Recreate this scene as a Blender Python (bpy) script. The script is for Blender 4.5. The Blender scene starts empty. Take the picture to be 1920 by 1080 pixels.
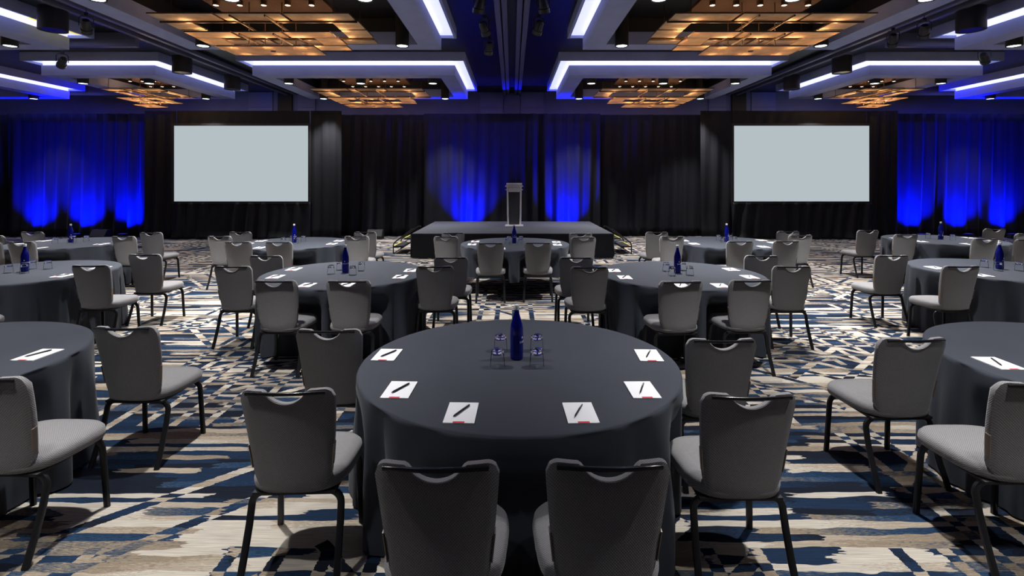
import bpy, bmesh, math, random
from mathutils import Vector
random.seed(7)
PI = math.pi
scene = bpy.context.scene
C = scene.collection

# ------------------------------------------------------------------ camera, world, exposure
F_PX, Y_HOR, H_CAM = 975.0, 340.0, 1.834
cam_d = bpy.data.cameras.new('camera'); cam = bpy.data.objects.new('camera', cam_d); C.objects.link(cam)
cam.location = (0, 0, H_CAM); cam.rotation_euler = (PI/2, 0, 0)
cam_d.sensor_width = 36; cam_d.lens = F_PX/1920*36; cam_d.shift_y = -(540-Y_HOR)/1920
cam_d.clip_start = .05; cam_d.clip_end = 200
scene.camera = cam
w = bpy.data.worlds.new('world'); scene.world = w; w.use_nodes = True
w.node_tree.nodes['Background'].inputs[0].default_value = (.10, .11, .16, 1)
w.node_tree.nodes['Background'].inputs[1].default_value = .06
vs = scene.view_settings
vs.view_transform = 'Standard'; vs.look = 'None'; vs.gamma = 1; vs.exposure = 0.0
vs.use_curve_mapping = False
DOWNLIGHT_W = 830      # pendant downlights
BLUE_W = 460           # floor uplights on the drape
AMBER_W = 4.2          # lamps inside the chandeliers
COVE = 1.12             # cove diffuser emission

# ------------------------------------------------------------------ materials
def mat(name, col, rough=.6, metal=0, spec=.5, sheen=0, emit=None, estr=0, trans=0, ior=1.45):
    m = bpy.data.materials.new(name); m.use_nodes = True
    b = m.node_tree.nodes['Principled BSDF']
    b.inputs['Base Color'].default_value = (*col, 1)
    b.inputs['Roughness'].default_value = rough; b.inputs['Metallic'].default_value = metal
    b.inputs['Specular IOR Level'].default_value = spec
    b.inputs['Sheen Weight'].default_value = sheen; b.inputs['Sheen Roughness'].default_value = .4
    b.inputs['Transmission Weight'].default_value = trans; b.inputs['IOR'].default_value = ior
    if emit:
        b.inputs['Emission Color'].default_value = (*emit, 1); b.inputs['Emission Strength'].default_value = estr
    return m

class NT:
    """small helper for building node graphs"""
    def __init__(s, m): s.t = m.node_tree; s.b = s.t.nodes['Principled BSDF']
    def n(s, typ, **kw):
        x = s.t.nodes.new(typ)
        for k, v in kw.items(): setattr(x, k, v)
        return x
    def put(s, sock, v):
        if isinstance(v, bpy.types.NodeSocket): s.t.links.new(v, sock)
        else: sock.default_value = v
    def m(s, op, a, b=0., c=0.):
        x = s.n('ShaderNodeMath', operation=op)
        s.put(x.inputs[0], a); s.put(x.inputs[1], b); s.put(x.inputs[2], c)
        return x.outputs[0]
    def xyz(s, x, y, z=0.):
        c = s.n('ShaderNodeCombineXYZ'); s.put(c.inputs[0], x); s.put(c.inputs[1], y); s.put(c.inputs[2], z)
        return c.outputs[0]
    def noise(s, vec, scale=1., detail=2., rough=.5):
        x = s.n('ShaderNodeTexNoise'); s.put(x.inputs['Vector'], vec); x.inputs['Scale'].default_value = scale
        x.inputs['Detail'].default_value = detail; x.inputs['Roughness'].default_value = rough
        return x.outputs[0]
    def white(s, vec):
        x = s.n('ShaderNodeTexWhiteNoise', noise_dimensions='3D'); s.put(x.inputs['Vector'], vec); return x.outputs[0]
    def ramp(s, fac, stops, interp='CONSTANT'):
        r = s.n('ShaderNodeValToRGB'); r.color_ramp.interpolation = interp
        e = r.color_ramp.elements
        while len(e) < len(stops): e.new(.5)
        for el, (p, c) in zip(e, stops): el.position = p; el.color = (*c, 1)
        s.put(r.inputs[0], fac); return r.outputs[0]
    def mixc(s, fac, a, b, typ='MIX'):
        x = s.n('ShaderNodeMix', data_type='RGBA', blend_type=typ)
        s.put(x.inputs[0], fac); s.put(x.inputs[6], a); s.put(x.inputs[7], b); return x.outputs[2]
    def bump(s, h, dist=.002, strength=.5):
        x = s.n('ShaderNodeBump'); x.inputs['Distance'].default_value = dist; x.inputs['Strength'].default_value = strength
        s.put(x.inputs['Height'], h); s.t.links.new(x.outputs[0], s.b.inputs['Normal'])
    def obj_xyz(s):
        t = s.n('ShaderNodeTexCoord'); p = s.n('ShaderNodeSeparateXYZ'); s.t.links.new(t.outputs['Object'], p.inputs[0])
        return t.outputs['Object'], p.outputs[0], p.outputs[1], p.outputs[2]

def carpet_material():
    m = mat('carpet', (.2, .2, .2), rough=.95, spec=.1); t = NT(m)
    P, x, y, _ = t.obj_xyz()
    rag = t.m('SUBTRACT', t.noise(t.xyz(t.m('MULTIPLY', x, 7.), t.m('MULTIPLY', y, 55.)), 1., 3.), .5)
    wob = t.m('SUBTRACT', t.noise(t.xyz(t.m('MULTIPLY', x, 2.2), t.m('MULTIPLY', y, 9.), 3.), 1., 3.), .5)
    yd = t.m('ADD', y, t.m('MULTIPLY', wob, .10))
    row = t.m('FLOOR', t.m('DIVIDE', yd, .052))
    r1 = t.white(t.xyz(row, 3.3, 1.))
    wid = t.m('ADD', .42, t.m('MULTIPLY', r1, .85))
    xr = t.m('ADD', x, t.m('MULTIPLY', rag, .22))
    col = t.m('FLOOR', t.m('DIVIDE', t.m('ADD', xr, t.m('MULTIPLY', r1, 7.)), wid))
    v = t.white(t.xyz(col, row, 5.))
    big = t.m('SUBTRACT', t.noise(t.xyz(x, t.m('MULTIPLY', y, 1.2), 9.), .55, 1.), .5)
    v = t.m('ADD', t.m('SUBTRACT', v, .05), t.m('MULTIPLY', big, 1.5))
    # stripe families laid over the broken rows
    def stripes(coord, other, period, duty, seed, thr):
        q = t.m('DIVIDE', t.m('ADD', coord, t.m('MULTIPLY', rag, .03)), period)
        fr = t.m('FRACT', q)
        on = t.m('LESS_THAN', fr, duty)
        cell = t.white(t.xyz(t.m('FLOOR', t.m('DIVIDE', q, 2.)), t.m('FLOOR', t.m('DIVIDE', other, 1.3)), seed))
        return t.m('MULTIPLY', on, t.m('LESS_THAN', cell, thr))
    dA = t.m('ADD', t.m('MULTIPLY', x, .68), t.m('MULTIPLY', y, -.73))
    eA = t.m('ADD', t.m('MULTIPLY', x, .73), t.m('MULTIPLY', y, .68))
    dB = t.m('ADD', t.m('MULTIPLY', x, .74), t.m('MULTIPLY', y, .67))
    eB = t.m('ADD', t.m('MULTIPLY', x, .67), t.m('MULTIPLY', y, -.74))
    s1 = stripes(x, y, .235, .28, 1., .34)
    s2 = stripes(dA, eA, .36, .20, 2., .27)
    s3 = stripes(dB, eB, .34, .20, 8., .22)
    st = t.m('MAXIMUM', s1, t.m('MAXIMUM', s2, s3))
    vin = t.m('ADD', t.m('MULTIPLY', t.m('SUBTRACT', 1., v), .85), .12)
    v2 = t.m('ADD', t.m('MULTIPLY', v, t.m('SUBTRACT', 1., st)), t.m('MULTIPLY', vin, st))
    speck = t.m('SUBTRACT', t.noise(t.xyz(t.m('MULTIPLY', x, 30.), t.m('MULTIPLY', y, 240.)), 1., 2.), .5)
    v2 = t.m('ADD', v2, t.m('MULTIPLY', speck, .42))
    c = t.ramp(v2, [(0, (.010, .013, .022)), (.16, (.012, .026, .056)), (.36, (.019, .046, .095)), (.46, (.095, .10, .105)),
                    (.53, (.25, .20, .145)), (.66, (.36, .305, .235)), (.80, (.49, .45, .38))])
    streak = t.noise(t.xyz(t.m('MULTIPLY', x, 5.), t.m('MULTIPLY', y, 190.), 4.), 1., 2.)
    c = t.mixc(1., c, t.ramp(streak, [(.25, (.62, .62, .64)), (.7, (1.1, 1.1, 1.1))], 'LINEAR'), 'MULTIPLY')
    t.t.links.new(c, t.b.inputs['Base Color'])
    t.bump(t.noise(P, 420., 1.), .003, .5)
    return m

def weave_material(name, c1, c2, rough=.85, scale=260., sheen=.25):
    m = mat(name, c1, rough=rough, spec=.25, sheen=sheen); t = NT(m)
    P, x, y, z = t.obj_xyz()
    zz = t.m('ADD', z, y)
    a = t.m('SINE', t.m('MULTIPLY', x, scale*2.4)); b = t.m('SINE', t.m('MULTIPLY', zz, scale*2.4))
    h = t.m('MULTIPLY', a, b)
    f = t.m('ADD', .5, t.m('MULTIPLY', h, .5))
    nz = t.noise(P, 90., 2.)
    f2 = t.m('ADD', t.m('MULTIPLY', f, .75), t.m('MULTIPLY', nz, .25))
    t.t.links.new(t.ramp(f2, [(.15, c1), (.85, c2)], 'LINEAR'), t.b.inputs['Base Color'])
    t.bump(f2, .0015, .5)
    return m

def cloth_material(name, c1, c2, sheen=.3, rough=.75, scale=700.):
    m = mat(name, c1, rough=rough, spec=.25, sheen=sheen); t = NT(m)
    P, x, y, z = t.obj_xyz()
    n = t.noise(P, scale, 2.); n2 = t.noise(P, 3., 3.)
    f = t.m('ADD', t.m('MULTIPLY', n, .6), t.m('MULTIPLY', n2, .4))
    t.t.links.new(t.ramp(f, [(.3, c1), (.7, c2)], 'LINEAR'), t.b.inputs['Base Color'])
    t.bump(n, .0008, .4)
    return m

def plaster_material(name, c, var=.12, scale=2.5, rough=.7):
    m = mat(name, c, rough=rough, spec=.3); t = NT(m)
    P, x, y, z = t.obj_xyz()
    n = t.noise(P, scale, 4.)
    t.t.links.new(t.ramp(n, [(.3, tuple(k*(1-var) for k in c)), (.7, tuple(k*(1+var) for k in c))], 'LINEAR'), t.b.inputs['Base Color'])
    return m

def alabaster_material():
    m = mat('amber_alabaster', (.75, .60, .44), rough=.45); t = NT(m)
    P, x, y, z = t.obj_xyz()
    n = t.noise(P, 6., 4.)
    col = t.ramp(n, [(.3, (.66, .50, .34)), (.7, (.86, .72, .55))], 'LINEAR')
    out = t.t.nodes['Material Output']
    d = t.n('ShaderNodeBsdfDiffuse'); tr = t.n('ShaderNodeBsdfTranslucent'); mx = t.n('ShaderNodeMixShader')
    t.t.links.new(col, d.inputs[0]); t.t.links.new(col, tr.inputs[0]); mx.inputs[0].default_value = .55
    t.t.links.new(d.outputs[0], mx.inputs[1]); t.t.links.new(tr.outputs[0], mx.inputs[2]); t.t.links.new(mx.outputs[0], out.inputs[0])
    return m

M = {}
M['carpet'] = carpet_material()
M['fabric'] = weave_material('grey_weave', (.125, .124, .128), (.285, .280, .286))
M['seat_fabric'] = M['fabric']
M['tablecloth'] = cloth_material('charcoal_tablecloth', (.032, .038, .050), (.047, .054, .070), sheen=.05)
M['drape'] = cloth_material('black_drape', (.006, .0065, .010), (.011, .0118, .016), sheen=.04, rough=.7, scale=160.)
M['skirt'] = cloth_material('black_skirt', (.007, .0075, .010), (.013, .0135, .017), sheen=.04, rough=.8, scale=160.)
M['stage_top'] = cloth_material('stage_carpet', (.052, .056, .066), (.072, .077, .088), sheen=.1, rough=.95, scale=300.)
M['metal'] = mat('dark_chair_metal', (.035, .036, .040), rough=.32, metal=.7)
M['rail'] = mat('black_gloss_rail', (.012, .012, .014), rough=.16)
M['bracket'] = mat('bronze_bracket', (.26, .21, .17), rough=.4, metal=.6)
M['black'] = mat('matte_black', (.010, .010, .012), rough=.6)
M['ceiling'] = mat('black_gloss_ceiling', (.004, .004, .007), rough=.33)
M['soffit'] = plaster_material('blue_spill_soffit', (.29, .33, .55), .06)  # blue of the cove and uplight spill is put into the paint
M['wallp'] = plaster_material('blue_spill_wall', (.10, .115, .27), .10, 1.2)  # bluish light from the uplights painted into the wall colour
M['wallpanel'] = plaster_material('wall_panel', (.13, .145, .32), .06, 1.2)  # panels carry the same blue light in their colour
M['track'] = mat('track_metal', (.13, .13, .19), rough=.4, metal=.2)
M['cove'] = mat('cove_diffuser', (.8, .8, .9), emit=(.56, .585, 1.0), estr=COVE)
M['cove_yellow'] = mat('cove_yellow', (.8, .75, .2), emit=(1.0, .86, .10), estr=.8)
M['lens'] = mat('lamp_lens', (.8, .8, .8), emit=(.86, 1.0, .96), estr=5)
M['warm_lens'] = mat('warm_lens', (.8, .7, .5), emit=(1.0, .80, .55), estr=6)
M['alabaster'] = alabaster_material()
M['bronze'] = mat('bronze_edge', (.085, .045, .022), rough=.45, metal=.4)
M['canopy'] = plaster_material('brown_canopy', (.03, .015, .011), .2, 8)
M['screen'] = mat('projection_surface', (.0, .0, .0), rough=1, spec=0, emit=(.462, .527, .558), estr=1)
M['paper'] = mat('white_paper', (.84, .85, .87), rough=.8)
M['red'] = mat('red_print', (.62, .06, .08), rough=.6)
M['pen'] = mat('black_pen', (.012, .013, .016), rough=.3)
M['silver'] = mat('brushed_silver', (.66, .66, .68), rough=.42, metal=.35)
M['glass'] = mat('clear_glass', (1, 1, 1), rough=.0, trans=1)
def thin_glass():
    m = mat('thin_glass', (1, 1, 1)); t = NT(m); out = t.t.nodes['Material Output']
    tr = t.n('ShaderNodeBsdfTransparent'); gl = t.n('ShaderNodeBsdfGlossy'); gl.inputs['Roughness'].default_value = .03
    tr.inputs[0].default_value = (.985, .99, 1, 1)
    lw = t.n('ShaderNodeLayerWeight'); lw.inputs[0].default_value = .06; mx = t.n('ShaderNodeMixShader')
    t.t.links.new(lw.outputs['Fresnel'], mx.inputs[0]); t.t.links.new(tr.outputs[0], mx.inputs[1]); t.t.links.new(gl.outputs[0], mx.inputs[2]); t.t.links.new(mx.outputs[0], out.inputs[0])
    return m
M['thin_glass'] = thin_glass()
M['bottle'] = mat('cobalt_glass', (.004, .008, .26), rough=.06, trans=.35)
M['cap'] = mat('white_cap', (.82, .82, .84), rough=.4)
M['print'] = mat('white_print', (.85, .85, .88), rough=.5)
M['lectern_panel'] = mat('lectern_smoked_panel', (.045, .048, .055), rough=.25)
M['lectern_light'] = mat('lectern_acrylic', (.70, .70, .73), rough=.25)
M['yellow'] = mat('yellow_tape', (.55, .50, .05), rough=.6)
M['blue_lens'] = mat('blue_lens', (.0, .0, .4), emit=(.02, .04, 1), estr=.25)

# ------------------------------------------------------------------ mesh helpers
def link(name, me, m=None, parent=None, loc=(0, 0, 0), rz=0.):
    o = bpy.data.objects.new(name, me); C.objects.link(o)
    if m is not None and me is not None and not me.materials: me.materials.append(m)
    o.location = loc; o.rotation_euler = (0, 0, rz)
    if parent: o.parent = parent
    return o
def tag(o, label=None, cat=None, group=None, kind=None):
    for k, v in (('label', label), ('category', cat), ('group', group), ('kind', kind)):
        if v: o[k] = v
    return o
def thing(name, loc, label, cat, group=None, rz=0.):
    return tag(link(name, None, loc=loc, rz=rz), label, cat, group)
def finish(bm, smooth=True, angle=35):
    bmesh.ops.recalc_face_normals(bm, faces=bm.faces[:])
    me = bpy.data.meshes.new('mesh'); bm.to_mesh(me); bm.free()
    if smooth:
        for p in me.polygons: p.use_smooth = True
        try: me.set_sharp_from_angle(angle=math.radians(angle))
        except Exception: pass
    return me
def add_box(bm, x0, x1, y0, y1, z0, z1, bev=0., mi=0):
    vs_ = [bm.verts.new((x, y, z)) for x in (x0, x1) for y in (y0, y1) for z in (z0, z1)]
    fs = [bm.faces.new([vs_[i] for i in q]) for q in ((0, 1, 3, 2), (4, 6, 7, 5), (0, 4, 5, 1), (2, 3, 7, 6), (0, 2, 6, 4), (1, 5, 7, 3))]
    for f in fs: f.material_index = mi
    if bev:
        es = list({e for f in fs for e in f.edges})
        bmesh.ops.bevel(bm, geom=es, offset=bev, segments=2, affect='EDGES', profile=.6)
    return fs
def box_me(x0, x1, y0, y1, z0, z1, bev=0.):
    bm = bmesh.new(); add_box(bm, x0, x1, y0, y1, z0, z1, bev); return finish(bm, bev > 0)
def add_lathe(bm, prof, seg=24, cx=0, cy=0):
    rings = []
    for r, z in prof:
        if r < 1e-5: rings.append([bm.verts.new((cx, cy, z))])
        else: rings.append([bm.verts.new((cx+r*math.cos(2*PI*k/seg), cy+r*math.sin(2*PI*k/seg), z)) for k in range(seg)])
    for a, b in zip(rings, rings[1:]):
        for k in range(seg):
            k2 = (k+1) % seg
            if len(a) == 1 and len(b) == 1: continue
            if len(a) == 1: bm.faces.new((a[0], b[k], b[k2]))
            elif len(b) == 1: bm.faces.new((a[k], a[k2], b[0]))
            else: bm.faces.new((a[k], a[k2], b[k2], b[k]))
def lathe_me(prof, seg=24, angle=35):
    bm = bmesh.new(); add_lathe(bm, prof, seg); return finish(bm, True, angle)
def add_tube(bm, pts, sec, up=(0, 1, 0)):
    """sweep a closed 2D section (list of (a,b)) along pts"""
    pts = [Vector(p) for p in pts]; rings = []; up = Vector(up)
    for i, p in enumerate(pts):
        d = (pts[min(i+1, len(pts)-1)]-pts[max(i-1, 0)]).normalized()
        s = d.cross(up)
        if s.length < 1e-4: s = d.cross(Vector((1, 0, 0)))
        s.normalize(); u = s.cross(d).normalized()
        rings.append([bm.verts.new(p+s*a+u*b) for a, b in sec])
    n = len(sec)
    for r0, r1 in zip(rings, rings[1:]):
        for k in range(n): bm.faces.new((r0[k], r0[(k+1) % n], r1[(k+1) % n], r1[k]))
    bm.faces.new(rings[0][::-1]); bm.faces.new(rings[-1])
def circ(r, n=8): return [(r*math.cos(2*PI*k/n), r*math.sin(2*PI*k/n)) for k in range(n)]
def rrect(w, h, r=.006):
    o = []
    for cx, cy, a0 in ((w/2-r, h/2-r, 0), (-w/2+r, h/2-r, 90), (-w/2+r, -h/2+r, 180), (w/2-r, -h/2+r, 270)):
        for a in (0, 45, 90): o.append((cx+r*math.cos(math.radians(a0+a)), cy+r*math.sin(math.radians(a0+a))))
    return o
def tube_me(pts, sec, up=(0, 1, 0)):
    bm = bmesh.new(); add_tube(bm, pts, sec, up); return finish(bm)
CACHE = {}
def cached(key, fn):
    if key not in CACHE: CACHE[key] = fn()
    return CACHE[key]

# ------------------------------------------------------------------ the room
CEIL, WALL_Y = 5.0, 18.4
XW = 20.5
def struct(name, me, m, parent=None):
    o = link(name, me, m, parent); o['kind'] = 'structure'; return o
def plane_me(x0, x1, y0, y1, z):
    bm = bmesh.new(); add_box(bm, x0, x1, y0, y1, z-.1, z); return finish(bm, False)
fl = struct('floor', plane_me(-XW, XW, -6, WALL_Y, 0), M['carpet']); fl['label'] = 'navy and cream streaked patterned carpet'
struct('ceiling', box_me(-XW, XW, -6, WALL_Y, CEIL, CEIL+.1), M['ceiling'])
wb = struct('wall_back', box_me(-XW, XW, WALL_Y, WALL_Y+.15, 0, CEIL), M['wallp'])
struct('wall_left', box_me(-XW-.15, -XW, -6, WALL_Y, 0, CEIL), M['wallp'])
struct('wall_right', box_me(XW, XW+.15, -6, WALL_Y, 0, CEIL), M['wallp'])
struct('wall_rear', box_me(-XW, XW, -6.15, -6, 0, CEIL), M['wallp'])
# raised panels and pocket doors on the back wall, above the drape
k = 0
for x0, x1 in ((-1.12, -.30), (.30, 1.12), (-9.3, -8.45), (-7.55, -6.95), (6.95, 7.55), (8.45, 9.3)):
    k += 1
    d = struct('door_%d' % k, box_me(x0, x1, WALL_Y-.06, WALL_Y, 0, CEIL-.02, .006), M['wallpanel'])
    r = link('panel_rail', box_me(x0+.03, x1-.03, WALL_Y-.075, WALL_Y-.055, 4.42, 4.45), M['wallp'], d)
k = 0
for x0, x1, m in ((-.28, .28, 'wallp'), (-8.25, -7.75, 'black'), (7.75, 8.25, 'black')):
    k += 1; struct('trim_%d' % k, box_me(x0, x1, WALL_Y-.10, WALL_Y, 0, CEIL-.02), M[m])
# air-wall tracks in the ceiling
def track(xc, half, n):
    t = struct('trim_%d' % n, box_me(xc-half-.05, xc+half+.05, -4, WALL_Y-.11, CEIL-.05, CEIL-.001), M['black'])
    for s in (-1, 1):
        for nm, q, wd, dz in (('track_rail', half, .05, .14), ('track_lip', half-.125, .048, .13)):
            if q < .05: continue
            link(nm, box_me(xc+s*q-wd, xc+s*q+wd, -4, WALL_Y-.11, CEIL-dz, CEIL-.0505, .008), M['track'], t)
track(0, .26, 4); track(-7.75, .16, 5); track(7.75, .16, 6)
n = 7
for s in (-1, 1):
    for y, xa, xb in ((11.1, 8.0, 11.6), (17.4, 12.6, 15.2)):
        a, b = sorted((s*xa, s*xb))
        struct('trim_%d' % n, box_me(a, b, y-.06, y+.06, 4.70, CEIL-.001, .01), M['track']); n += 1

# ------------------------------------------------------------------ ceiling coffers with cove light
ZB, ZG, ZU = 4.487, 4.735, 4.84
def ring_me(x0, x1, y0, y1, b, z0, z1):
    bm = bmesh.new()
    O = [(x0, y0), (x1, y0), (x1, y1), (x0, y1)]; I = [(x0+b, y0+b), (x1-b, y0+b), (x1-b, y1-b), (x0+b, y1-b)]
    v = {(r, z): [bm.verts.new((p[0], p[1], zz)) for p in L] for r, L in (('o', O), ('i', I)) for z, zz in (('b', z0), ('t', z1))}
    for k in range(4):
        q = (k+1) % 4
        bm.faces.new((v['o', 'b'][k], v['o', 'b'][q], v['o', 't'][q], v['o', 't'][k]))
        bm.faces.new((v['i', 'b'][q], v['i', 'b'][k], v['i', 't'][k], v['i', 't'][q]))
        bm.faces.new((v['o', 'b'][q], v['o', 'b'][k], v['i', 'b'][k], v['i', 'b'][q]))
        bm.faces.new((v['o', 't'][k], v['o', 't'][q], v['i', 't'][q], v['i', 't'][k]))
    return finish(bm, False)
def coffer(x0, x1, y0, y1, label, yellow=False):
    cx, cy = (x0+x1)/2, (y0+y1)/2; a, b = (x1-x0)/2, (y1-y0)/2; OV = .28
    o = thing('ceiling_coffer', (cx, cy, ZB), label, 'ceiling coffer', 'suspended coffers with cove light')
    def P(nm, key, fn, m): return link(nm, cached((key, round(a, 3), round(b, 3)), fn), m, o)
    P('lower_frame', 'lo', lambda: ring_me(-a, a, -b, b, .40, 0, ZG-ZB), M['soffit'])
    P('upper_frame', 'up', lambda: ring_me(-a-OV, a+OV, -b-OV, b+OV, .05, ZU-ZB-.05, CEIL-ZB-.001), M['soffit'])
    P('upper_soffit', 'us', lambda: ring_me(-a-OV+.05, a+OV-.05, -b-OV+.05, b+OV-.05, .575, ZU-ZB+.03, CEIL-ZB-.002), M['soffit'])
    P('light_strip', 'li', lambda: ring_me(-a-OV+.052, a+OV-.052, -b-OV+.052, b+OV-.052, .30, ZU-ZB+.004, ZU-ZB+.029), M['cove'])
    P('inner_liner', 'il', lambda: ring_me(-a+.36, a-.36, -b+.36, b-.36, .03, ZG-ZB+.001, CEIL-ZB-.001), M['black'])
    P('cove_diffuser', 'cd', lambda: ring_me(-a+.02, a-.02, -b+.02, b-.02, .06, ZG-ZB, ZU-ZB+.003), M['cove'])
    if yellow:
        e = link('yellow_end', box_me(a+.01, a+OV-.06, b-.95, b+OV-.12, ZU-ZB-.004, ZU-ZB+.003), M['cove_yellow'], o)
        e['label'] = 'yellow glowing end of the cove light'
    return o
ROWS = [(.44, 4.21, 'above the back tables'), (6.72, 10.49, 'above the front tables'), (13.0, 16.77, 'before the back wall')]
SIDE = {-1: 'left', 1: 'right'}
for ri, (ya, yb, rl) in enumerate(ROWS):
    for s in (-1, 1):
        for (xa, xb, cl) in ((1.427, 6.49, 'wide'), (8.93, 11.77, 'narrow'), (14.27, 19.3, 'outermost wide')):
            if ri == 0 and xa > 8: continue
            a, b = sorted((s*xa, s*xb))
            coffer(a, b, ya, yb, '%s grey coffer with lavender cove light, %s side, %s' % (cl, SIDE[s], rl),
                   yellow=(ri == 1 and s == -1 and cl == 'narrow'))

# ------------------------------------------------------------------ pendant downlights
def spot(parent, loc, power, col, angle, blend, rot=(0, 0, 0), radius=.06):
    l = bpy.data.lights.new('lamp_light', 'SPOT'); l.energy = power; l.color = col; l.spot_size = math.radians(angle)
    l.spot_blend = blend; l.shadow_soft_size = radius
    o = bpy.data.objects.new('lamp_light', l); C.objects.link(o); o.location = loc; o.rotation_euler = rot
    if parent: o.parent = parent
    return o
def downlight(x, y, label, pw=1.):
    o = thing('pendant_downlight', (x, y, 4.38), label, 'downlight', 'black pendant downlights')
    link('housing', cached('dl_h', lambda: lathe_me([(.098, .012), (.112, .0), (.125, .0), (.125, CEIL-4.38-.002), (0, CEIL-4.38-.002)], 24)), M['black'], o)
    link('lens', cached('dl_l', lambda: lathe_me([(0, .010), (.10, .010), (.10, .016), (0, .016)], 24)), M['lens'], o)
    spot(o, (0, 0, -.02), DOWNLIGHT_W*pw, (1, .98, .96), 78, .85)
for ri, (ya, yb, rl) in enumerate(ROWS):
    for s in (-1, 1):
        spots_ = [(2.07, ya+.58, 'inner'), (3.95, ya+.58, 'middle'), (5.83, ya+.58, 'outer'), (2.07, yb-.68, 'inner'), (5.83, yb-.68, 'outer'),
                  (9.47, ya+.58, 'inner narrow-coffer'), (11.2, ya+.58, 'outer narrow-coffer'), (9.47, yb-.68, 'inner narrow-coffer'), (14.8, yb-.68, 'outermost')]
        for i, (x, y, nm) in enumerate(spots_):
            edge = 'rear edge' if y < (ya+yb)/2 else 'stage edge'
            downlight(s*x, y, '%s black downlight, %s, %s side, %s' % (nm, edge, SIDE[s], rl), (1., 1.32, .8)[ri]*(.36 if y < 2 else 1.)*(.3 if ri == 2 and x > 9 else 1.))     # dim unseen lamps behind the last tables, added to lighten the chair backs

# ------------------------------------------------------------------ tiered amber chandeliers
def slab_me(w, d, t=.022):
    def f():
        bm = bmesh.new(); fs = add_box(bm, -w/2, w/2, -d/2, d/2, 0, t)
        for fa in fs:
            fa.normal_update()
            fa.material_index = 0 if abs(fa.normal.z) > .5 else 1
        me = finish(bm, False); me.materials.append(M['alabaster']); me.materials.append(M['bronze']); return me
    return cached(('slab', round(w, 3), round(d, 3)), f)
def chandelier(cx, cy, label, w1, w2, w3):
    ZC = 3.99
    o = thing('tiered_chandelier', (cx, cy, ZC), label, 'chandelier', 'tiered amber panel chandeliers')
    def panel(x0, x1, y0, y1, z): link('glass_panel', slab_me(x1-x0, y1-y0), None, o, ((x0+x1)/2, (y0+y1)/2, z))
    def lamp(x, y, z, e=1.):
        l = bpy.data.lights.new('panel_lamp', 'POINT'); l.energy = AMBER_W*e; l.color = (1, .60, .29); l.shadow_soft_size = .04
        q = bpy.data.objects.new('panel_lamp', l); C.objects.link(q); q.location = (x, y, z); q.parent = o
    g = .025
    def tier(w, d, iw, idp, z, nx, ny):
        W, D, w_, d_ = w/2, d/2, iw/2, idp/2
        xs = [-W+(2*W)*k/nx for k in range(nx+1)]
        for x0, x1 in zip(xs, xs[1:]):
            panel(x0+g, x1-g, -D, -d_, z); panel(x0+g, x1-g, d_, D, z)
        ys = [-d_+(2*d_)*k/ny for k in range(ny+1)]
        for y0, y1 in zip(ys, ys[1:]):
            panel(-W, -w_, y0+g, y1-g, z+.004); panel(w_, W, y0+g, y1-g, z+.004)
    tier(w1, 1.70, w2*.96, .98, 4.335-ZC, 3, 2)
    tier(w2, 1.13, w3*.98, .50, 4.14-ZC, 3, 1)
    panel(-w3/2, w3/2, -.29, .29, 0)
    # small lamps between the tiers wash the undersides of the panels above and glow through those below
    for sx in (-1, 1):
        for sy in (-1, 1):
            lamp(sx*w2*.48, sy*.49, 4.270-ZC, 1.); lamp(sx*w2*.17, sy*.50, 4.270-ZC, .7); lamp(sx*w3*.36, sy*.22, 4.072-ZC, 1.1)
        lamp(sx*w2*.50, 0, 4.270-ZC, .8); lamp(0, sx*.22, 4.072-ZC, .9)
    link('lamp_hub', cached('hub', lambda: lathe_me([(0, -.012), (.035, -.012), (.045, 0), (0, 0)], 16)), M['bronze'], o)
    sq = rrect(.022, .03, .002)
    for x in (-w3*.17, w3*.17):
        for z, d in ((4.335-ZC-.03, 1.72), (4.14-ZC-.03, 1.15)):
            link('cross_bar', cached(('bar', d), lambda: tube_me([(0, -d/2, 0), (0, d/2, 0)], sq, (0, 0, 1))), M['bronze'], o, (x, 0, z))
        for y in (-.27, .27):
            link('hanger_rod', cached('rod', lambda: tube_me([(0, 0, .0), (0, 0, CEIL-ZC-.001)], circ(.010, 6))), M['bronze'], o, (x, y, 0))
    for sy in (-1, 1):
        link('long_bar', cached(('lbar', w1), lambda: tube_me([(-w1/2, 0, 0), (w1/2, 0, 0)], sq, (0, 0, 1))), M['bronze'], o, (0, sy*.50, 4.335-ZC-.018))
        for sx in (-1, 1):
            link('hanger_rod', cached('rod2', lambda: tube_me([(0, 0, 4.335-ZC), (0, 0, CEIL-ZC-.001)], circ(.007, 6))), M['bronze'], o, (sx*w1*.4, sy*.7, 0))
    cw = w1*.62
    link('canopy', cached(('can', w1), lambda: box_me(-cw/2, cw/2, -.55, .62, 4.70-ZC, 4.76-ZC, .005)), M['canopy'], o)
    nl = 5 if w1 > 2 else 3
    for i in range(nl):
        for y in (-.33, .5):
            d = link('small_downlight', cached('sdl', lambda: lathe_me([(.036, .008), (.045, 0), (.05, 0), (.05, .07), (0, .07)], 16)), M['bronze'], o, ((i-(nl-1)/2)*cw/nl, y, 4.63-ZC))
            link('lens', cached('sdll', lambda: lathe_me([(0, .004), (.037, .004), (.037, .009), (0, .009)], 16)), M['warm_lens'], d)
    return o
for ri in (1, 2):
    ya, yb, rl = ROWS[ri]
    for s in (-1, 1):
        chandelier(s*3.95, (ya+yb)/2, 'large tiered amber chandelier in the wide %s coffer, %s' % (SIDE[s], rl), 3.07, 2.31, 1.55)
        chandelier(s*10.35, (ya+yb)/2, 'small tiered amber chandelier in the narrow %s coffer, %s' % (SIDE[s], rl), 1.65, 1.2, .62)

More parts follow.
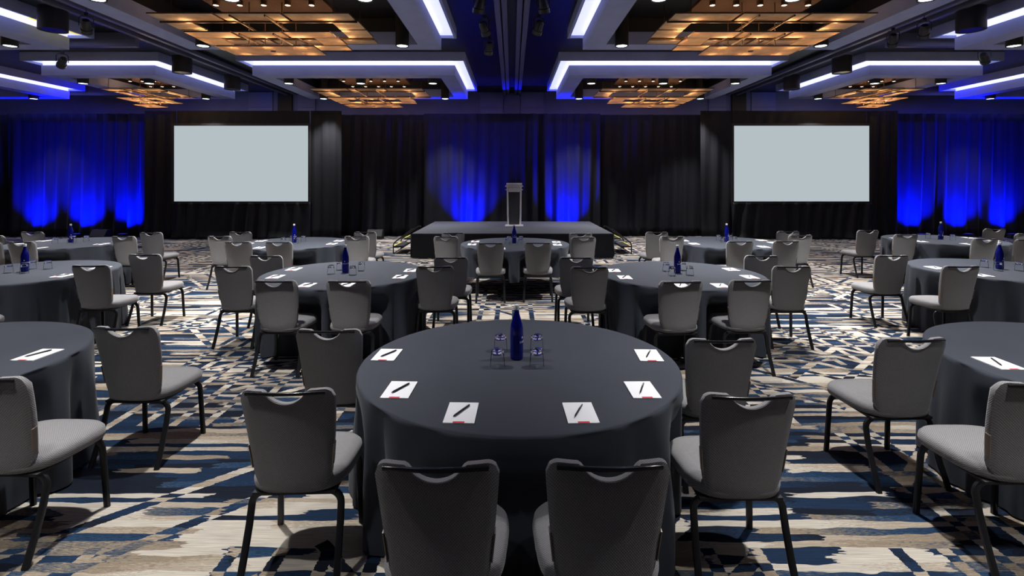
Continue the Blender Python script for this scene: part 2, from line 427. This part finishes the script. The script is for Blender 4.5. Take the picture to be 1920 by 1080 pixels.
# black drum speakers and swivelling stage lights under the ceiling
for s in (-1, 1):
    for y, nm in ((9.2, 'farthest from the stage wall'), (12.8, 'between two coffer rows'), (15.1, 'nearest the stage wall')):
        o = thing('drum_speaker', (s*8.12, y, 4.5), 'black drum speaker along the %s ceiling track, %s' % (SIDE[s], nm), 'speaker', 'ceiling drum speakers')
        link('drum', cached('drum', lambda: lathe_me([(.17, .012), (.20, .012), (.205, 0), (.215, 0), (.215, .40), (0, .40)], 28)), M['black'], o)
        link('grille', cached('grille', lambda: lathe_me([(0, .010), (.168, .010), (.168, .018), (0, .018)], 28)), M['metal'], o)
        link('hanger_rod', cached('spk_rod', lambda: tube_me([(0, 0, .4), (0, 0, .499)], circ(.02, 8))), M['metal'], o)
def stage_light(x, y, z, rz, tilt, label):
    o = thing('stage_light', (x, y, z), label, 'stage light', 'swivelling ceiling stage lights', rz)
    h = link('lamp_head', cached('slh', lambda: lathe_me([(0, .12), (.05, .12), (.075, .08), (.075, -.05), (.09, -.06), (.09, -.13), (.08, -.13), (.075, -.11), (0, -.11)], 16)), M['metal'], o)
    h.rotation_euler = (tilt, 0, 0)
    link('yoke', cached('sly', lambda: tube_me([(-.10, 0, 0), (-.10, 0, .13), (-.07, 0, .17), (.07, 0, .17), (.10, 0, .13), (.10, 0, 0)], rrect(.012, .03, .003))), M['black'], o)
    link('clamp', cached('slc', lambda: box_me(-.03, .03, -.035, .035, .165, .235, .008)), M['metal'], o)
    link('drop_rod', box_me(-.008, .008, -.008, .008, .23, CEIL-z-.001), M['track'], o)
SL = [(-.52, 8.2, 4.62, .4, .5, 'left of the central track, farthest from the stage'), (-.50, 9.4, 4.60, -.5, .7, 'left of the central track, middle one of three'),
      (-.48, 10.8, 4.60, .2, .6, 'left of the central track, nearest the stage'), (.50, 8.2, 4.62, -.3, .5, 'right of the central track, farthest from the stage'),
      (.48, 9.4, 4.62, .4, .7, 'right of the central track, nearer the stage'), (-7.45, 9.1, 4.55, .6, .8, 'on the left track beside a black drum speaker'),
      (-9.6, 11.1, 4.38, .9, 1.0, 'under the lateral beam left of the left track'), (7.45, 9.4, 4.55, -.6, .8, 'on the right track beside a black drum speaker'),
      (7.4, 10.1, 4.58, -.5, .8, 'on the right track nearer the stage than its drum speaker'), (9.9, 10.9, 4.42, -.9, 1.0, 'under the lateral beam right of the right track')]
for x, y, z, rz, tl, nm in SL: stage_light(x, y, z, rz, tl, 'small black swivelling stage light %s' % nm)

# ------------------------------------------------------------------ drapes
def drape_me(x0, x1, z0, z1, seed, amp=.10, step=.035, gather=1.):
    rnd = random.Random(seed)
    folds = []
    x = x0
    n = int((x1-x0)/step)+1
    ph = [rnd.uniform(0, 6.28) for _ in range(8)]
    knots = [rnd.random() for _ in range(int((x1-x0)/.25)+4)]
    def kn(u):
        i = int(u); f = u-i; f = f*f*(3-2*f); return knots[i % len(knots)]*(1-f)+knots[(i+1) % len(knots)]*f
    zs = [z0+(z1-z0)*k/13 for k in range(14)]
    verts, faces = [], []
    for z in zs:
        t = (z-z0)/(z1-z0); low = 1-t
        for i in range(n+1):
            x = x0+(x1-x0)*i/n; u = (x-x0)
            a = .35+.9*kn(u/.55+.3*t)
            y = math.sin(u*2*PI/.38+ph[0]+3.0*kn(u/.9)*(.4+low))*.55+math.sin(u*2*PI/.47+ph[1]+1.5*low)*.35+math.sin(u*2*PI/.13+ph[2])*.18*(t**2)
            y = y*a*amp*(.55+.6*low)
            xx = x+.05*gather*low*low*math.sin(u*1.7+ph[3])*(0 if i in (0, n) else 1)
            flare = .10*max(0, low-.85)/.15*(.5+.5*math.sin(u*3.1+ph[4])) if gather > 0 else 0
            verts.append((xx, y-flare, z))
    for j in range(13):
        for i in range(n):
            p = j*(n+1)+i; faces.append((p, p+1, p+n+2, p+n+1))
    me = bpy.data.meshes.new('mesh'); me.from_pydata(verts, [], faces)
    for p in me.polygons: p.use_smooth = True
    return me
DY = 17.1
def drape(x0, x1, y, z1, seed, label, z0=.01, name='curtain_drape', cat='curtain', amp=.10, gather=1., parent=None):
    cx = (x0+x1)/2
    o = link(name, drape_me(x0-cx, x1-cx, 0, z1-z0, seed, amp, gather=gather), M['drape'], parent, (cx, y, z0))
    md = o.modifiers.new('thickness', 'SOLIDIFY'); md.thickness = .004
    return tag(o, label, cat, 'black pipe-and-drape panels')
drape(-20.3, -16.5, DY+.34, 4.06, 1, 'black drape at the far left end of the back wall')
drape(-16.6, -11.4, DY, 4.06, 2, 'black drape with three blue uplit patches left of the left screen')
drape(-6.2, -2.75, DY+.30, 4.06, 3, 'plain black drape between the left screen and the stage')
drape(-2.9, 2.9, DY, 4.06, 4, 'black drape with two blue uplit patches behind the lectern')
drape(2.75, 6.9, DY+.30, 4.06, 5, 'plain black drape between the stage and the right screen')
drape(12.0, 17.1, DY, 4.06, 6, 'black drape with three blue uplit patches right of the right screen')
drape(17.0, 20.3, DY+.34, 4.06, 7, 'black drape at the far right end of the back wall')

# screens in their drape surrounds
SY = 16.45
for s, x0, x1 in ((-1, -10.68, -6.44), (1, 7.01, 11.29)):
    nm = SIDE[s]; cx = (x0+x1)/2; zt = H_CAM+(340-236)*SY/F_PX; zb = H_CAM-(377.5-340)*SY/F_PX
    o = thing('projection_screen', (cx, SY, 0), 'large blank grey projection screen, %s one when facing the stage' % nm, 'screen', 'projection screens')
    hw = (x1-x0)/2
    link('screen_surface', box_me(-hw, hw, -.012, 0, zb, zt), M['screen'], o)
    bm = bmesh.new(); b = .075
    for q in ((-hw-b, hw+b, zt, zt+b), (-hw-b, hw+b, zb-b, zb), (-hw-b, -hw, zb, zt), (hw, hw+b, zb, zt)):
        add_box(bm, q[0], q[1], -.035, .02, q[2], q[3])
    link('screen_frame', finish(bm, False), M['black'], o)
    for sx in (-1, 1):
        link('leg', box_me(sx*(hw-.3)-.03, sx*(hw-.3)+.03, .02, .07, 0, zt), M['black'], o)
    wl, wr = (1.35, .93) if s < 0 else (.93, .93)
    drape(x0-b-.93, x0-b+.05, SY+.12, 4.08, 20+s, 'black side drape on the left edge of the %s screen' % nm)
    drape(x1+b-.05, x1+b+.93, SY+.12, 4.08, 30+s, 'black side drape on the right edge of the %s screen' % nm)
    drape(x0-b+.08, x1+b-.08, SY+.115, 4.08, 40+s, 'black valance above the %s screen' % nm, z0=zt+.03, name='screen_valance', cat='valance', amp=.02, gather=0)
    drape(x0-b, x1+b, SY-.02, zb-.03, 50+s, 'gathered black skirt under the %s screen' % nm, name='screen_skirt', cat='skirt', amp=.075)

# blue uplights on the floor in front of the drape
for x, y, nm, e in ((-15.5, 16.62, 'outermost of three under the left drape', .9), (-13.95, 16.62, 'middle of three under the left drape', 1.1), (-12.45, 16.62, 'beside the left screen surround', 1.1),
                (-1.42, 16.62, 'left of the lectern behind the stage', 1.15), (1.75, 16.62, 'right of the lectern behind the stage', 1.15),
                (13.1, 16.62, 'beside the right screen surround', 1.1), (14.6, 16.62, 'middle of three under the right drape', 1.1), (16.0, 16.62, 'outermost of three under the right drape', 1.)):
    o = thing('floor_uplight', (x, y, 0), 'low black floor uplight casting blue, %s' % nm, 'uplight', 'blue drape uplights')
    link('housing', cached('ulh', lambda: box_me(-.11, .11, -.09, .09, .0, .16, .012)), M['black'], o)
    link('lens', cached('ull', lambda: box_me(-.09, .09, -.07, .07, .158, .166)), M['blue_lens'], o)
    l = bpy.data.lights.new('lamp_light', 'AREA'); l.shape = 'RECTANGLE'; l.size = .20; l.size_y = .14; l.spread = math.radians(88)
    l.energy = BLUE_W*e; l.color = (.0, .004, 1.0)
    q = bpy.data.objects.new('lamp_light', l); C.objects.link(q); q.parent = o; q.location = (0, 0, .18); q.rotation_euler = (math.radians(180-27), 0, 0)
for x, nm in ((-4.35, 'left'), (-13.1, 'far left')):
    o = thing('floor_monitor', (x, 16.55, 0), 'black wedge monitor speaker on the floor before the %s drape' % nm, 'speaker')
    bm = bmesh.new(); v = [bm.verts.new((xx, yy, zz)) for xx in (-.24, .24) for yy, zz in ((-.16, 0), (.16, 0), (.16, .30), (-.02, .30), (-.16, .10))]
    for q in ((0, 1, 2, 3, 4), (9, 8, 7, 6, 5)): bm.faces.new([v[i] for i in q])
    for i in range(5): bm.faces.new((v[i], v[(i+1) % 5], v[5+(i+1) % 5], v[5+i]))
    link('cabinet', finish(bm, False), M['black'], o)
    link('handle', box_me(-.06, .06, -.01, .01, .298, .315, .004), M['metal'], o)

# ------------------------------------------------------------------ stage, steps, lectern
SZ, SX0, SX1, SY0, SY1 = .585, -2.40, 2.42, 12.45, 16.2
o = thing('stage', (0, SY0, 0), 'low black skirted stage with grey carpet deck under the lectern', 'stage')
link('deck', box_me(SX0, SX1, 0, SY1-SY0, SZ-.09, SZ, .006), M['stage_top'], o)
for i in range(3):
    for j in range(3):
        link('leg', cached('stleg', lambda: box_me(-.03, .03, -.03, .03, 0, SZ-.091)), M['metal'], o, (SX0+.25+i*(SX1-SX0-.5)/2, .25+j*(SY1-SY0-.5)/2, 0))
link('front_skirt', drape_me(SX0, SX1, .01, SZ-.02, 71, .018, .03, 0), M['skirt'], o, (0, -.035, 0))
for sx in (-1, 1):
    q = link('side_skirt', drape_me(0, SY1-SY0, .01, SZ-.02, 72+sx, .018, .03, 0), M['skirt'], o, (SX1+.03 if sx > 0 else SX0-.03, 0, 0), PI/2)
for s in (-1, 1):
    x = SX1+.06 if s > 0 else SX0-.06
    o = thing('stage_steps', (x, 13.6, 0), 'small black stage steps with yellow edge tape on the %s side of the stage' % SIDE[s], 'steps', 'stage steps')
    for i, (dx, z) in enumerate(((.0, .40), (.27, .20))):
        a, b = sorted((s*dx, s*(dx+.27)))
        t = link('tread', box_me(a, b, -.45, .45, z-.035, z, .004), M['black'], o)
        e = s*(dx+.27)
        link('yellow_tape', box_me(min(e, e-s*.03), max(e, e-s*.03), -.45, .45, z, z+.004), M['yellow'], t)
    for yy in (-.45, .45):
        link('side_rail', tube_me([(0, yy, .62), (s*.06, yy, .62), (s*.42, yy, .36), (s*.52, yy, .28), (s*.54, yy, .22), (s*.54, yy, 0)], circ(.016)), M['metal'], o)
        link('stringer', tube_me([(0, yy*.97, .37), (s*.52, yy*.97, .02)], rrect(.02, .05, .003)), M['metal'], o)
LX, LY = .06, 14.35
o = thing('lectern', (LX, LY, SZ), 'slim silver lectern with dark front panel standing on the stage', 'lectern')
link('base', box_me(-.25, .25, -.20, .20, 0, .05, .012), M['lectern_light'], o)
for s in (-1, 1):
    link('post', tube_me([(s*.165, 0, .05), (s*.175, 0, .35), (s*.178, 0, .75), (s*.185, 0, 1.13)], rrect(.05, .07, .01)), M['silver'], o)
link('front_panel', box_me(-.15, .15, -.012, .012, .06, .96), M['lectern_panel'], o)
hd = link('head_box', box_me(-.155, .155, -.06, .10, .955, 1.09, .01), M['silver'], o)
link('name_plate', box_me(-.02, .05, -.066, -.058, 1.03, 1.055), M['print'], hd)
link('switch', box_me(-.14, -.11, -.066, -.058, 1.01, 1.04), M['cap'], hd)
link('side_handle', tube_me([(-.24, -.02, 1.02), (.24, -.02, 1.02)], circ(.012)), M['silver'], o)
tp = link('top_tray', box_me(-.215, .215, -.20, .22, 0, .05, .008), M['lectern_light'], o, (0, 0, 1.135)); tp.rotation_euler = (math.radians(-6), 0, 0)
link('top_lip', box_me(-.245, .245, -.235, -.20, 1.10, 1.135, .006), M['silver'], o)
link('microphone', tube_me([(.05, .05, 1.17), (.05, .07, 1.26), (.045, .05, 1.33), (.04, .02, 1.36)], circ(.006, 6)), M['black'], o)

# ------------------------------------------------------------------ banquet chair (faces +Y)
def seat_me():
    bm = bmesh.new(); N = 44
    def outline(sc, z, dome=0):
        r = []
        for k in range(N):
            a = 2*PI*k/N; c, s = math.cos(a), math.sin(a)
            e = 2/3.4
            x = math.copysign(abs(c)**e, c); y = math.copysign(abs(s)**e, s)
            hw = .232+.018*y
            r.append(bm.verts.new((x*hw*sc, .02+y*.238*sc, z)))
        return r
    rings = [outline(.90, .402), outline(.985, .412), outline(1.0, .435), outline(.985, .458), outline(.93, .474), outline(.75, .483), outline(.4, .488)]
    for a, b in zip(rings, rings[1:]):
        for k in range(N): bm.faces.new((a[k], a[(k+1) % N], b[(k+1) % N], b[k]))
    bm.faces.new(rings[0][::-1]); bm.faces.new(rings[-1])
    return finish(bm, True, 60)
ZTOP, ZBOT, HANDLE = .910, .415, .46
def back_pt(u, v):
    au = abs(u)
    zt = ZTOP
    if au < HANDLE: zt -= .062*(1-(au/HANDLE)**2)**.75
    if au > .80: zt -= .048*(1-math.sqrt(max(0, 1-((au-.80)/.20)**2)))
    zb = ZBOT+.004*au*au
    if au > .62: zb += .075*(1-math.sqrt(max(0, 1-((au-.62)/.38)**2)))
    z = zb+(zt-zb)*v
    t = (z-ZBOT)/(ZTOP-ZBOT)
    hw = .165+.041*min(1, t*1.12)+.004*math.sin(t*PI)
    y = -.205-.085*t+.012*math.sin(t*PI)+.030*u*u
    return Vector((u*hw, y, z)), t
def back_me():
    bm = bmesh.new(); NU, NV = 36, 14
    us = [-1+2*i/NU for i in range(NU+1)]
    F, B = [], []
    for j in range(NV+1):
        f, b = [], []
        for u in us:
            p, t = back_pt(u, j/NV)
            edge = min(1., (1-abs(u))/.10, (j/NV)/.08+.0, (1-j/NV)/.06+.0)
            th = .012+.022*math.sqrt(max(0., 1-(1-edge)**2))
            f.append(bm.verts.new(p+Vector((0, th, 0)))); b.append(bm.verts.new(p+Vector((0, -.012-.006*edge, 0))))
        F.append(f); B.append(b)
    for j in range(NV):
        for i in range(NU):
            bm.faces.new((F[j][i], F[j][i+1], F[j+1][i+1], F[j+1][i])); bm.faces.new((B[j][i+1], B[j][i], B[j+1][i], B[j+1][i+1]))
    for j in range(NV):
        bm.faces.new((F[j][0], F[j+1][0], B[j+1][0], B[j][0])); bm.faces.new((F[j][NU], B[j][NU], B[j+1][NU], F[j+1][NU]))
    for i in range(NU):
        bm.faces.new((F[0][i], B[0][i], B[0][i+1], F[0][i+1])); bm.faces.new((F[NV][i], F[NV][i+1], B[NV][i+1], B[NV][i]))
    return finish(bm, True, 50)
def rail_me():
    pts = []
    for i in range(17):
        u = -.84+1.68*i/16; hw = .206
        y = -.29+.030*u*u-.020
        pts.append((u*hw, y, ZTOP-.010-.010*abs(u)**6))
    return tube_me(pts, rrect(.014, .016, .005), (0, 0, 1))
def piping_me(vmax=1.):
    pts = []
    for i in range(25):
        u = -HANDLE+2*HANDLE*i/24; p, t = back_pt(u, 1.); pts.append(p+Vector((0, -.017, -.003)))
    return tube_me(pts, circ(.0045, 6))
def bracket_me(s):
    pts = []
    for i in range(7):
        v = .09+.30*i/6
        p, t = back_pt(s*1.0, v); pts.append(p+Vector((s*.002, -.004, 0)))
    return tube_me(pts, rrect(.030, .005, .002), (1, 0, 0))
SEC = rrect(.032, .020, .006)
def leg_me(s, rear):
    y0 = -.150 if rear else .185
    yf = -.275 if rear else .205
    zt = .385; R = .055; xo = .205
    pts = [(s*.08, y0, zt), (s*(xo-R), y0, zt)]
    for a in (15, 30, 45, 60, 75, 90):
        A = math.radians(a); pts.append((s*(xo-R+R*math.sin(A)), y0+(yf-y0)*.02*a/90, zt-R+R*math.cos(A)))
    for q in (.25, .6, 1.): pts.append((s*(xo+.010*q), y0+(yf-y0)*(.02+.98*q**(1.25 if rear else 1)), (zt-R)*(1-q)))
    return tube_me(pts, SEC, (0, 1, 0))
def make_chair(x, y, rz, label):
    c, s = math.cos(rz), math.sin(rz)
    o = thing('banquet_chair', (x-s*.30, y+c*.30, 0), label, 'chair', 'grey banquet chairs', rz)
    link('seat', cached('seat', seat_me), M['seat_fabric'], o)
    link('seat_pan', cached('pan', lambda: box_me(-.19, .19, -.19, .20, .386, .403, .006)), M['black'], o)
    link('backrest', cached('back', back_me), M['fabric'], o)
    link('handle_rail', cached('rail', rail_me), M['rail'], o)
    link('piping', cached('piping', piping_me), M['fabric'], o)
    for q in (-1, 1): link('side_bracket', cached(('br', q), lambda: bracket_me(q)), M['bracket'], o)
    for q in (-1, 1):
        for rear in (True, False): link('leg', cached(('leg', q, rear), lambda: leg_me(q, rear)), M['metal'], o)
    link('rear_crossbar', cached('rcb', lambda: tube_me([(-.085, -.150, .385), (.085, -.150, .385)], SEC, (0, 1, 0))), M['metal'], o)
    link('front_crossbar', cached('fcb', lambda: tube_me([(-.085, .185, .385), (.085, .185, .385)], SEC, (0, 1, 0))), M['metal'], o)
    return o

# ------------------------------------------------------------------ tables, cloths and what stands on them
TR, TZ = .93, .765
def cloth_me(seed, chairs, hem):
    rnd = random.Random(seed); N = 192
    ph = [rnd.uniform(0, 2*PI) for _ in range(6)]; nf = rnd.choice((8, 9, 10))
    def fold(a): return .55*abs(math.sin(nf*a+ph[0]+.8*math.sin(2*a+ph[1])))**.7*2-.55+.35*math.sin((2*nf+5)*a+ph[2])+.3*math.sin(5*a+ph[3])
    zs = [TZ-.012, TZ-.03, TZ-.07, TZ-.13, .58, .52, .46, .40, .33, .25, .16, .08, .012]
    zs = [z for z in zs if z > hem+.02]+[hem]
    push = []
    for k in range(N):
        a = 2*PI*k/N; r = best = TR+.10
        while r > .34:
            px, py = r*math.cos(a), r*math.sin(a)
            for (cx, cy, rz) in chairs:
                dx, dy = px-cx, py-cy; c, s = math.cos(-rz), math.sin(-rz)
                lx, ly = dx*c-dy*s, dx*s+dy*c
                if abs(lx) < .275 and -.08 < ly < .595: best = r-.02
            r -= .02
        r = best
        push.append(r)
    for _ in range(2):
        push = [min(push[k], (push[k-1]+push[(k+1) % N])/2+.012) for k in range(N)]
    verts, faces = [(0, 0, TZ)], []
    rings = []
    def ring(fn, z):
        i0 = len(verts)
        for k in range(N):
            a = 2*PI*k/N; r = fn(k, a); verts.append((r*math.cos(a), r*math.sin(a), z))
        rings.append(i0)
    for r in (.3, .6, .85, TR-.012): ring(lambda k, a: r, TZ)
    ring(lambda k, a: TR-.0115, TZ-.0001); ring(lambda k, a: TR-.003, TZ-.004); ring(lambda k, a: TR, TZ-.0115)
    for z in zs:
        t = max(0., (TZ-z)/TZ)
        def fr(k, a):
            r = TR+.008*t+.075*min(1, t*1.3)*(fold(a)-.15)
            lim = push[k]; wgt = min(1., max(0., (.66-z)/.12))
            if lim < r: r = r+(lim-r)*wgt
            return max(r, .32)
        ring(fr, z)
    for k in range(N): faces.append((0, rings[0]+k, rings[0]+(k+1) % N))
    for a, b in zip(rings, rings[1:]):
        for k in range(N): faces.append((a+k, b+k, b+(k+1) % N, a+(k+1) % N))
    me = bpy.data.meshes.new('mesh'); me.from_pydata(verts, [], faces)
    for p in me.polygons: p.use_smooth = True
    me.update(); return me
def glass_me():
    bm = bmesh.new()
    add_lathe(bm, [(.0405, .001), (.0415, 0), (.0425, .001), (.0375, .072), (.0362, .073), (.0405, .001)], 28)
    n = len(bm.faces)
    add_lathe(bm, [(0, .080), (.030, .078), (.0345, .0732), (.0374, .0732), (.0365, .088), (.034, .099), (.030, .102), (0, .101)], 28)
    bm.faces.ensure_lookup_table()
    for f in bm.faces[n:]: f.material_index = 1
    me = finish(bm, True, 40); me.materials.append(M['thin_glass']); me.materials.append(M['glass']); return me
def bottle_me():
    return lathe_me([(0, .0), (.033, .0), (.0385, .006), (.0395, .02), (.0395, .165), (.038, .19), (.033, .215), (.024, .245), (.0165, .272), (.0145, .285), (.0140, .300), (0, .300)], 32, 40)
def cap_me(): return lathe_me([(0, .296), (.0155, .296), (.016, .299), (.016, .322), (.014, .325), (0, .325)], 20, 40)
def lettering_me():
    """white lettering wrapped round the bottle body"""
    R = .0399; bm = bmesh.new()
    cu = bpy.data.curves.new('lettering', 'FONT'); cu.body = 'SARATOGA'; cu.size = .0185; cu.extrude = 0
    to = bpy.data.objects.new('lettering_source', cu); C.objects.link(to)
    bpy.context.view_layer.update()
    me = bpy.data.meshes.new_from_object(to.evaluated_get(bpy.context.evaluated_depsgraph_get()))
    bm.from_mesh(me); bpy.data.objects.remove(to); bpy.data.curves.remove(cu); bpy.data.meshes.remove(me)
    bmesh.ops.triangulate(bm, faces=bm.faces[:])
    bmesh.ops.subdivide_edges(bm, edges=[e for e in bm.edges if e.calc_length() > .006], cuts=2)
    for v in bm.verts:
        a = v.co.x/R; z = .102+v.co.y; v.co = Vector((R*math.sin(a), -R*math.cos(a), z))
    # small crest above the word
    cs = [bm.verts.new((R*math.sin(.55+dx), -R*math.cos(.55+dx), .132+dz)) for dx, dz in ((-.14, 0), (0, -.004), (.14, 0), (.08, .006), (0, .011), (-.08, .006))]
    bm.faces.new(cs)
    m = bpy.data.meshes.new('mesh'); bm.to_mesh(m); bm.free(); return m
def pen_me():
    bm = bmesh.new(); add_lathe(bm, [(0, -.072), (.0015, -.070), (.0045, -.055), (.0048, .05), (.004, .060), (.0035, .066), (0, .067)], 10)
    me = finish(bm)
    for v in me.vertices: v.co = Vector((v.co.x, v.co.z, v.co.y+.005))
    return me

# table: x, y, phrase for labels, hem height, chairs [(px of back centre, py of back top -> X, Y)]
SEATS = ['left of the rear pair', 'right of the rear pair', 'rear left flank', 'front left flank', 'rear right flank', 'front right flank']   # rear = away from the stage
TABLES = [
 (.04, 3.085, 'back table facing the lectern', .012, [(-.254, 1.72, 0), (.327, 1.726, 1), (-1.02, 2.33, 2), (-1.16, 3.286, 3), (1.058, 2.283, 4), (1.20, 3.087, 5)]),
 (-3.62, 3.03, 'left back table', .012, [(-2.56, 2.48, 4), (-2.52, 3.345, 5)]),
 (3.57, 3.03, 'right back table', .012, [(2.49, 2.41, 2), (2.42, 3.10, 3)]),
 (-1.93, 6.03, 'middle table left of the aisle', .012, [(-2.26, 4.92, 0), (-1.56, 4.92, 1), (-3.0, 5.75, 2), (-3.02, 6.57, 3), (-.87, 5.75, 4), (-.76, 6.43, 5)]),
 (1.93, 6.0, 'middle table right of the aisle', .012, [(1.605, 4.89, 0), (2.29, 4.94, 1), (.87, 5.71, 2), (.82, 6.43, 3), (3.09, 5.75, 4), (3.17, 6.57, 5)]),
 (-5.73, 6.1, 'outer left middle table', .012, [(-5.45, 4.87, 1), (-4.82, 5.82, 4), (-4.79, 6.69, 5)]),
 (5.92, 6.27, 'outer right middle table', .012, [(5.02, 5.77, 2), (4.89, 6.60, 3)]),
 (.05, 8.9, 'front table before the stage', .27, [(-.33, 7.93, 0), (.40, 8.0, 1), (-.94, 8.85, 2), (-1.07, 9.53, 3), (1.14, 8.76, 4), (1.16, 9.39, 5)]),
 (-3.77, 9.0, 'front table near left screen', .012, [(-4.28, 8.18, 0), (-3.64, 8.18, 1), (-4.96, 8.93, 2), (-5.08, 9.68, 3), (-2.9, 8.93, 4), (-2.81, 9.68, 5)]),
 (3.78, 9.1, 'front table near right screen', .012, [(3.6, 8.18, 0), (4.35, 8.21, 1), (2.86, 8.89, 2), (2.82, 9.64, 3), (5.07, 9.10, 4), (5.22, 9.79, 5)]),
 (-7.65, 9.0, 'front table by left blue drape', .012, [(-8.19, 8.14, 0), (-7.66, 8.21, 1), (-8.80, 9.0, 2), (-8.97, 9.68, 3), (-6.78, 8.89, 4), (-6.68, 9.58, 5)]),
 (7.87, 9.5, 'front table by right blue drape', .012, [(7.79, 8.52, 0), (8.38, 8.40, 1), (7.06, 9.2, 2), (7.0, 10.0, 3), (9.34, 9.39, 4), (9.6, 10.3, 5)]),
]
rnd = random.Random(11)
for ti, (tx, ty, tn, hem, chs) in enumerate(TABLES):
    tx *= 1.0066; ty *= 1.0066
    fixed = []
    for (x, y, si) in chs:
        x *= .982; y *= .982            # keep every backrest clear of the table edge
        for _ in range(40):
            near = min(math.hypot(x+q*.222-tx, y-ty) for q in (-1, -.5, 0, .5, 1))
            if near > (1.13 if si < 2 else .975): break
            if si < 2: y -= .012
            else: x += math.copysign(.012, x-tx)
        fixed.append((x, y, si))
    chs = fixed
    o = thing('round_table', (tx, ty, 0), 'round folding table under its cloth, the %s' % tn, 'table', 'round banquet tables')
    link('tabletop', cached('ttop', lambda: lathe_me([(0, .735), (.905, .735), (.912, .74), (.912, TZ-.008), (.905, TZ-.004), (0, TZ-.004)], 64)), M['black'], o)
    for a in (45, 135, 225, 315):
        A = math.radians(a)
        link('leg', cached('tleg', lambda: tube_me([(0, 0, 0), (0, 0, .7345)], circ(.016))), M['metal'], o, (.26*math.cos(A), .26*math.sin(A), 0))
    loc = []
    for (x, y, si) in chs:
        rz = rnd.uniform(-.05, .05)
        make_chair(x, y, rz, 'grey banquet chair, %s, %s' % (SEATS[si], tn))
        loc.append((x-tx, y-ty, rz))
    cl = link('tablecloth', cloth_me(100+ti, loc, hem), M['tablecloth'], None, (tx, ty, 0))
    tag(cl, 'floor-length charcoal cloth draped over the %s' % tn if hem < .1 else 'shorter charcoal cloth draped over the %s' % tn, 'tablecloth', 'charcoal tablecloths')
    # notepads and pens
    all_seats = {si: (x-tx, y-ty) for (x, y, si) in chs}
    default = {0: (-.29, -1.36), 1: (.29, -1.36), 2: (-1.06, -.5), 3: (-1.2, .3), 4: (1.06, -.5), 5: (1.2, .3)}
    for si in range(6):
        dx, dy = all_seats.get(si, default[si]); L = math.hypot(dx, dy)
        if ti == 0: px, py = {0: (-.283, -.742), 1: (.284, -.742), 2: (-.638, -.47), 3: (-.836, .082), 4: (.647, -.47), 5: (.825, .072)}[si]
        else: px, py = dx/L*.745, dy/L*.745
        if ti == 0: px *= .965; py = py*.97+.01
        rz = rnd.uniform(-.05, .05)
        pn = SEATS[si].replace(' of the rear pair', ' rear')
        p = thing('notepad', (tx+px, ty+py, TZ+.0005), 'white notepad with red strip, %s place, %s' % (pn, tn), 'notepad', 'notepads on the tables', rz)
        link('paper_block', cached('pad', lambda: box_me(-.07, .07, -.106, .106, 0, .005, 0)), M['paper'], p)
        link('red_strip', cached('strip', lambda: box_me(-.026, .026, -.1065, -.092, .004, .0056)), M['red'], p)
        pr = thing('pen', (tx+px+rnd.uniform(-.008, .008), ty+py+.008, TZ+.0058), 'black pen on the notepad, %s place, %s' % (pn, tn), 'pen', 'pens on the notepads', rz-rnd.uniform(.36, .5))
        link('barrel', cached('pen', pen_me), M['pen'], pr)
        link('clip', cached('penclip', lambda: box_me(-.0012, .0012, .018, .058, .0098, .0112)), M['silver'], pr)
    # bottle and four upturned tumblers
    bx, by = tx-.012, ty+.03
    b = thing('water_bottle', (bx, by, TZ), 'cobalt blue glass water bottle with white cap on the %s' % tn, 'bottle', 'blue water bottles', .45 if ti == 0 else rnd.uniform(-.6, .3))
    link('glass_body', cached('bottle', bottle_me), M['bottle'], b)
    link('cap', cached('cap', cap_me), M['cap'], b)
    link('lettering', cached('lettering', lettering_me), M['print'], b)
    for gx, gy, nm in ((-.112, -.135, 'left of the bottle, rear'), (.115, -.135, 'right of the bottle, rear'),
                       (-.10, .145, 'left of the bottle, stage side'), (.128, .145, 'right of the bottle, stage side')):
        j = (0, 0) if ti == 0 else (rnd.uniform(-.03, .03), rnd.uniform(-.04, .04))
        g = link('tumbler', cached('glass', glass_me), M['glass'], None, (bx+gx+j[0], by+gy+j[1], TZ+.0005))
        tag(g, 'upturned clear tumbler %s, %s' % (nm, tn), 'glass', 'upturned tumblers')
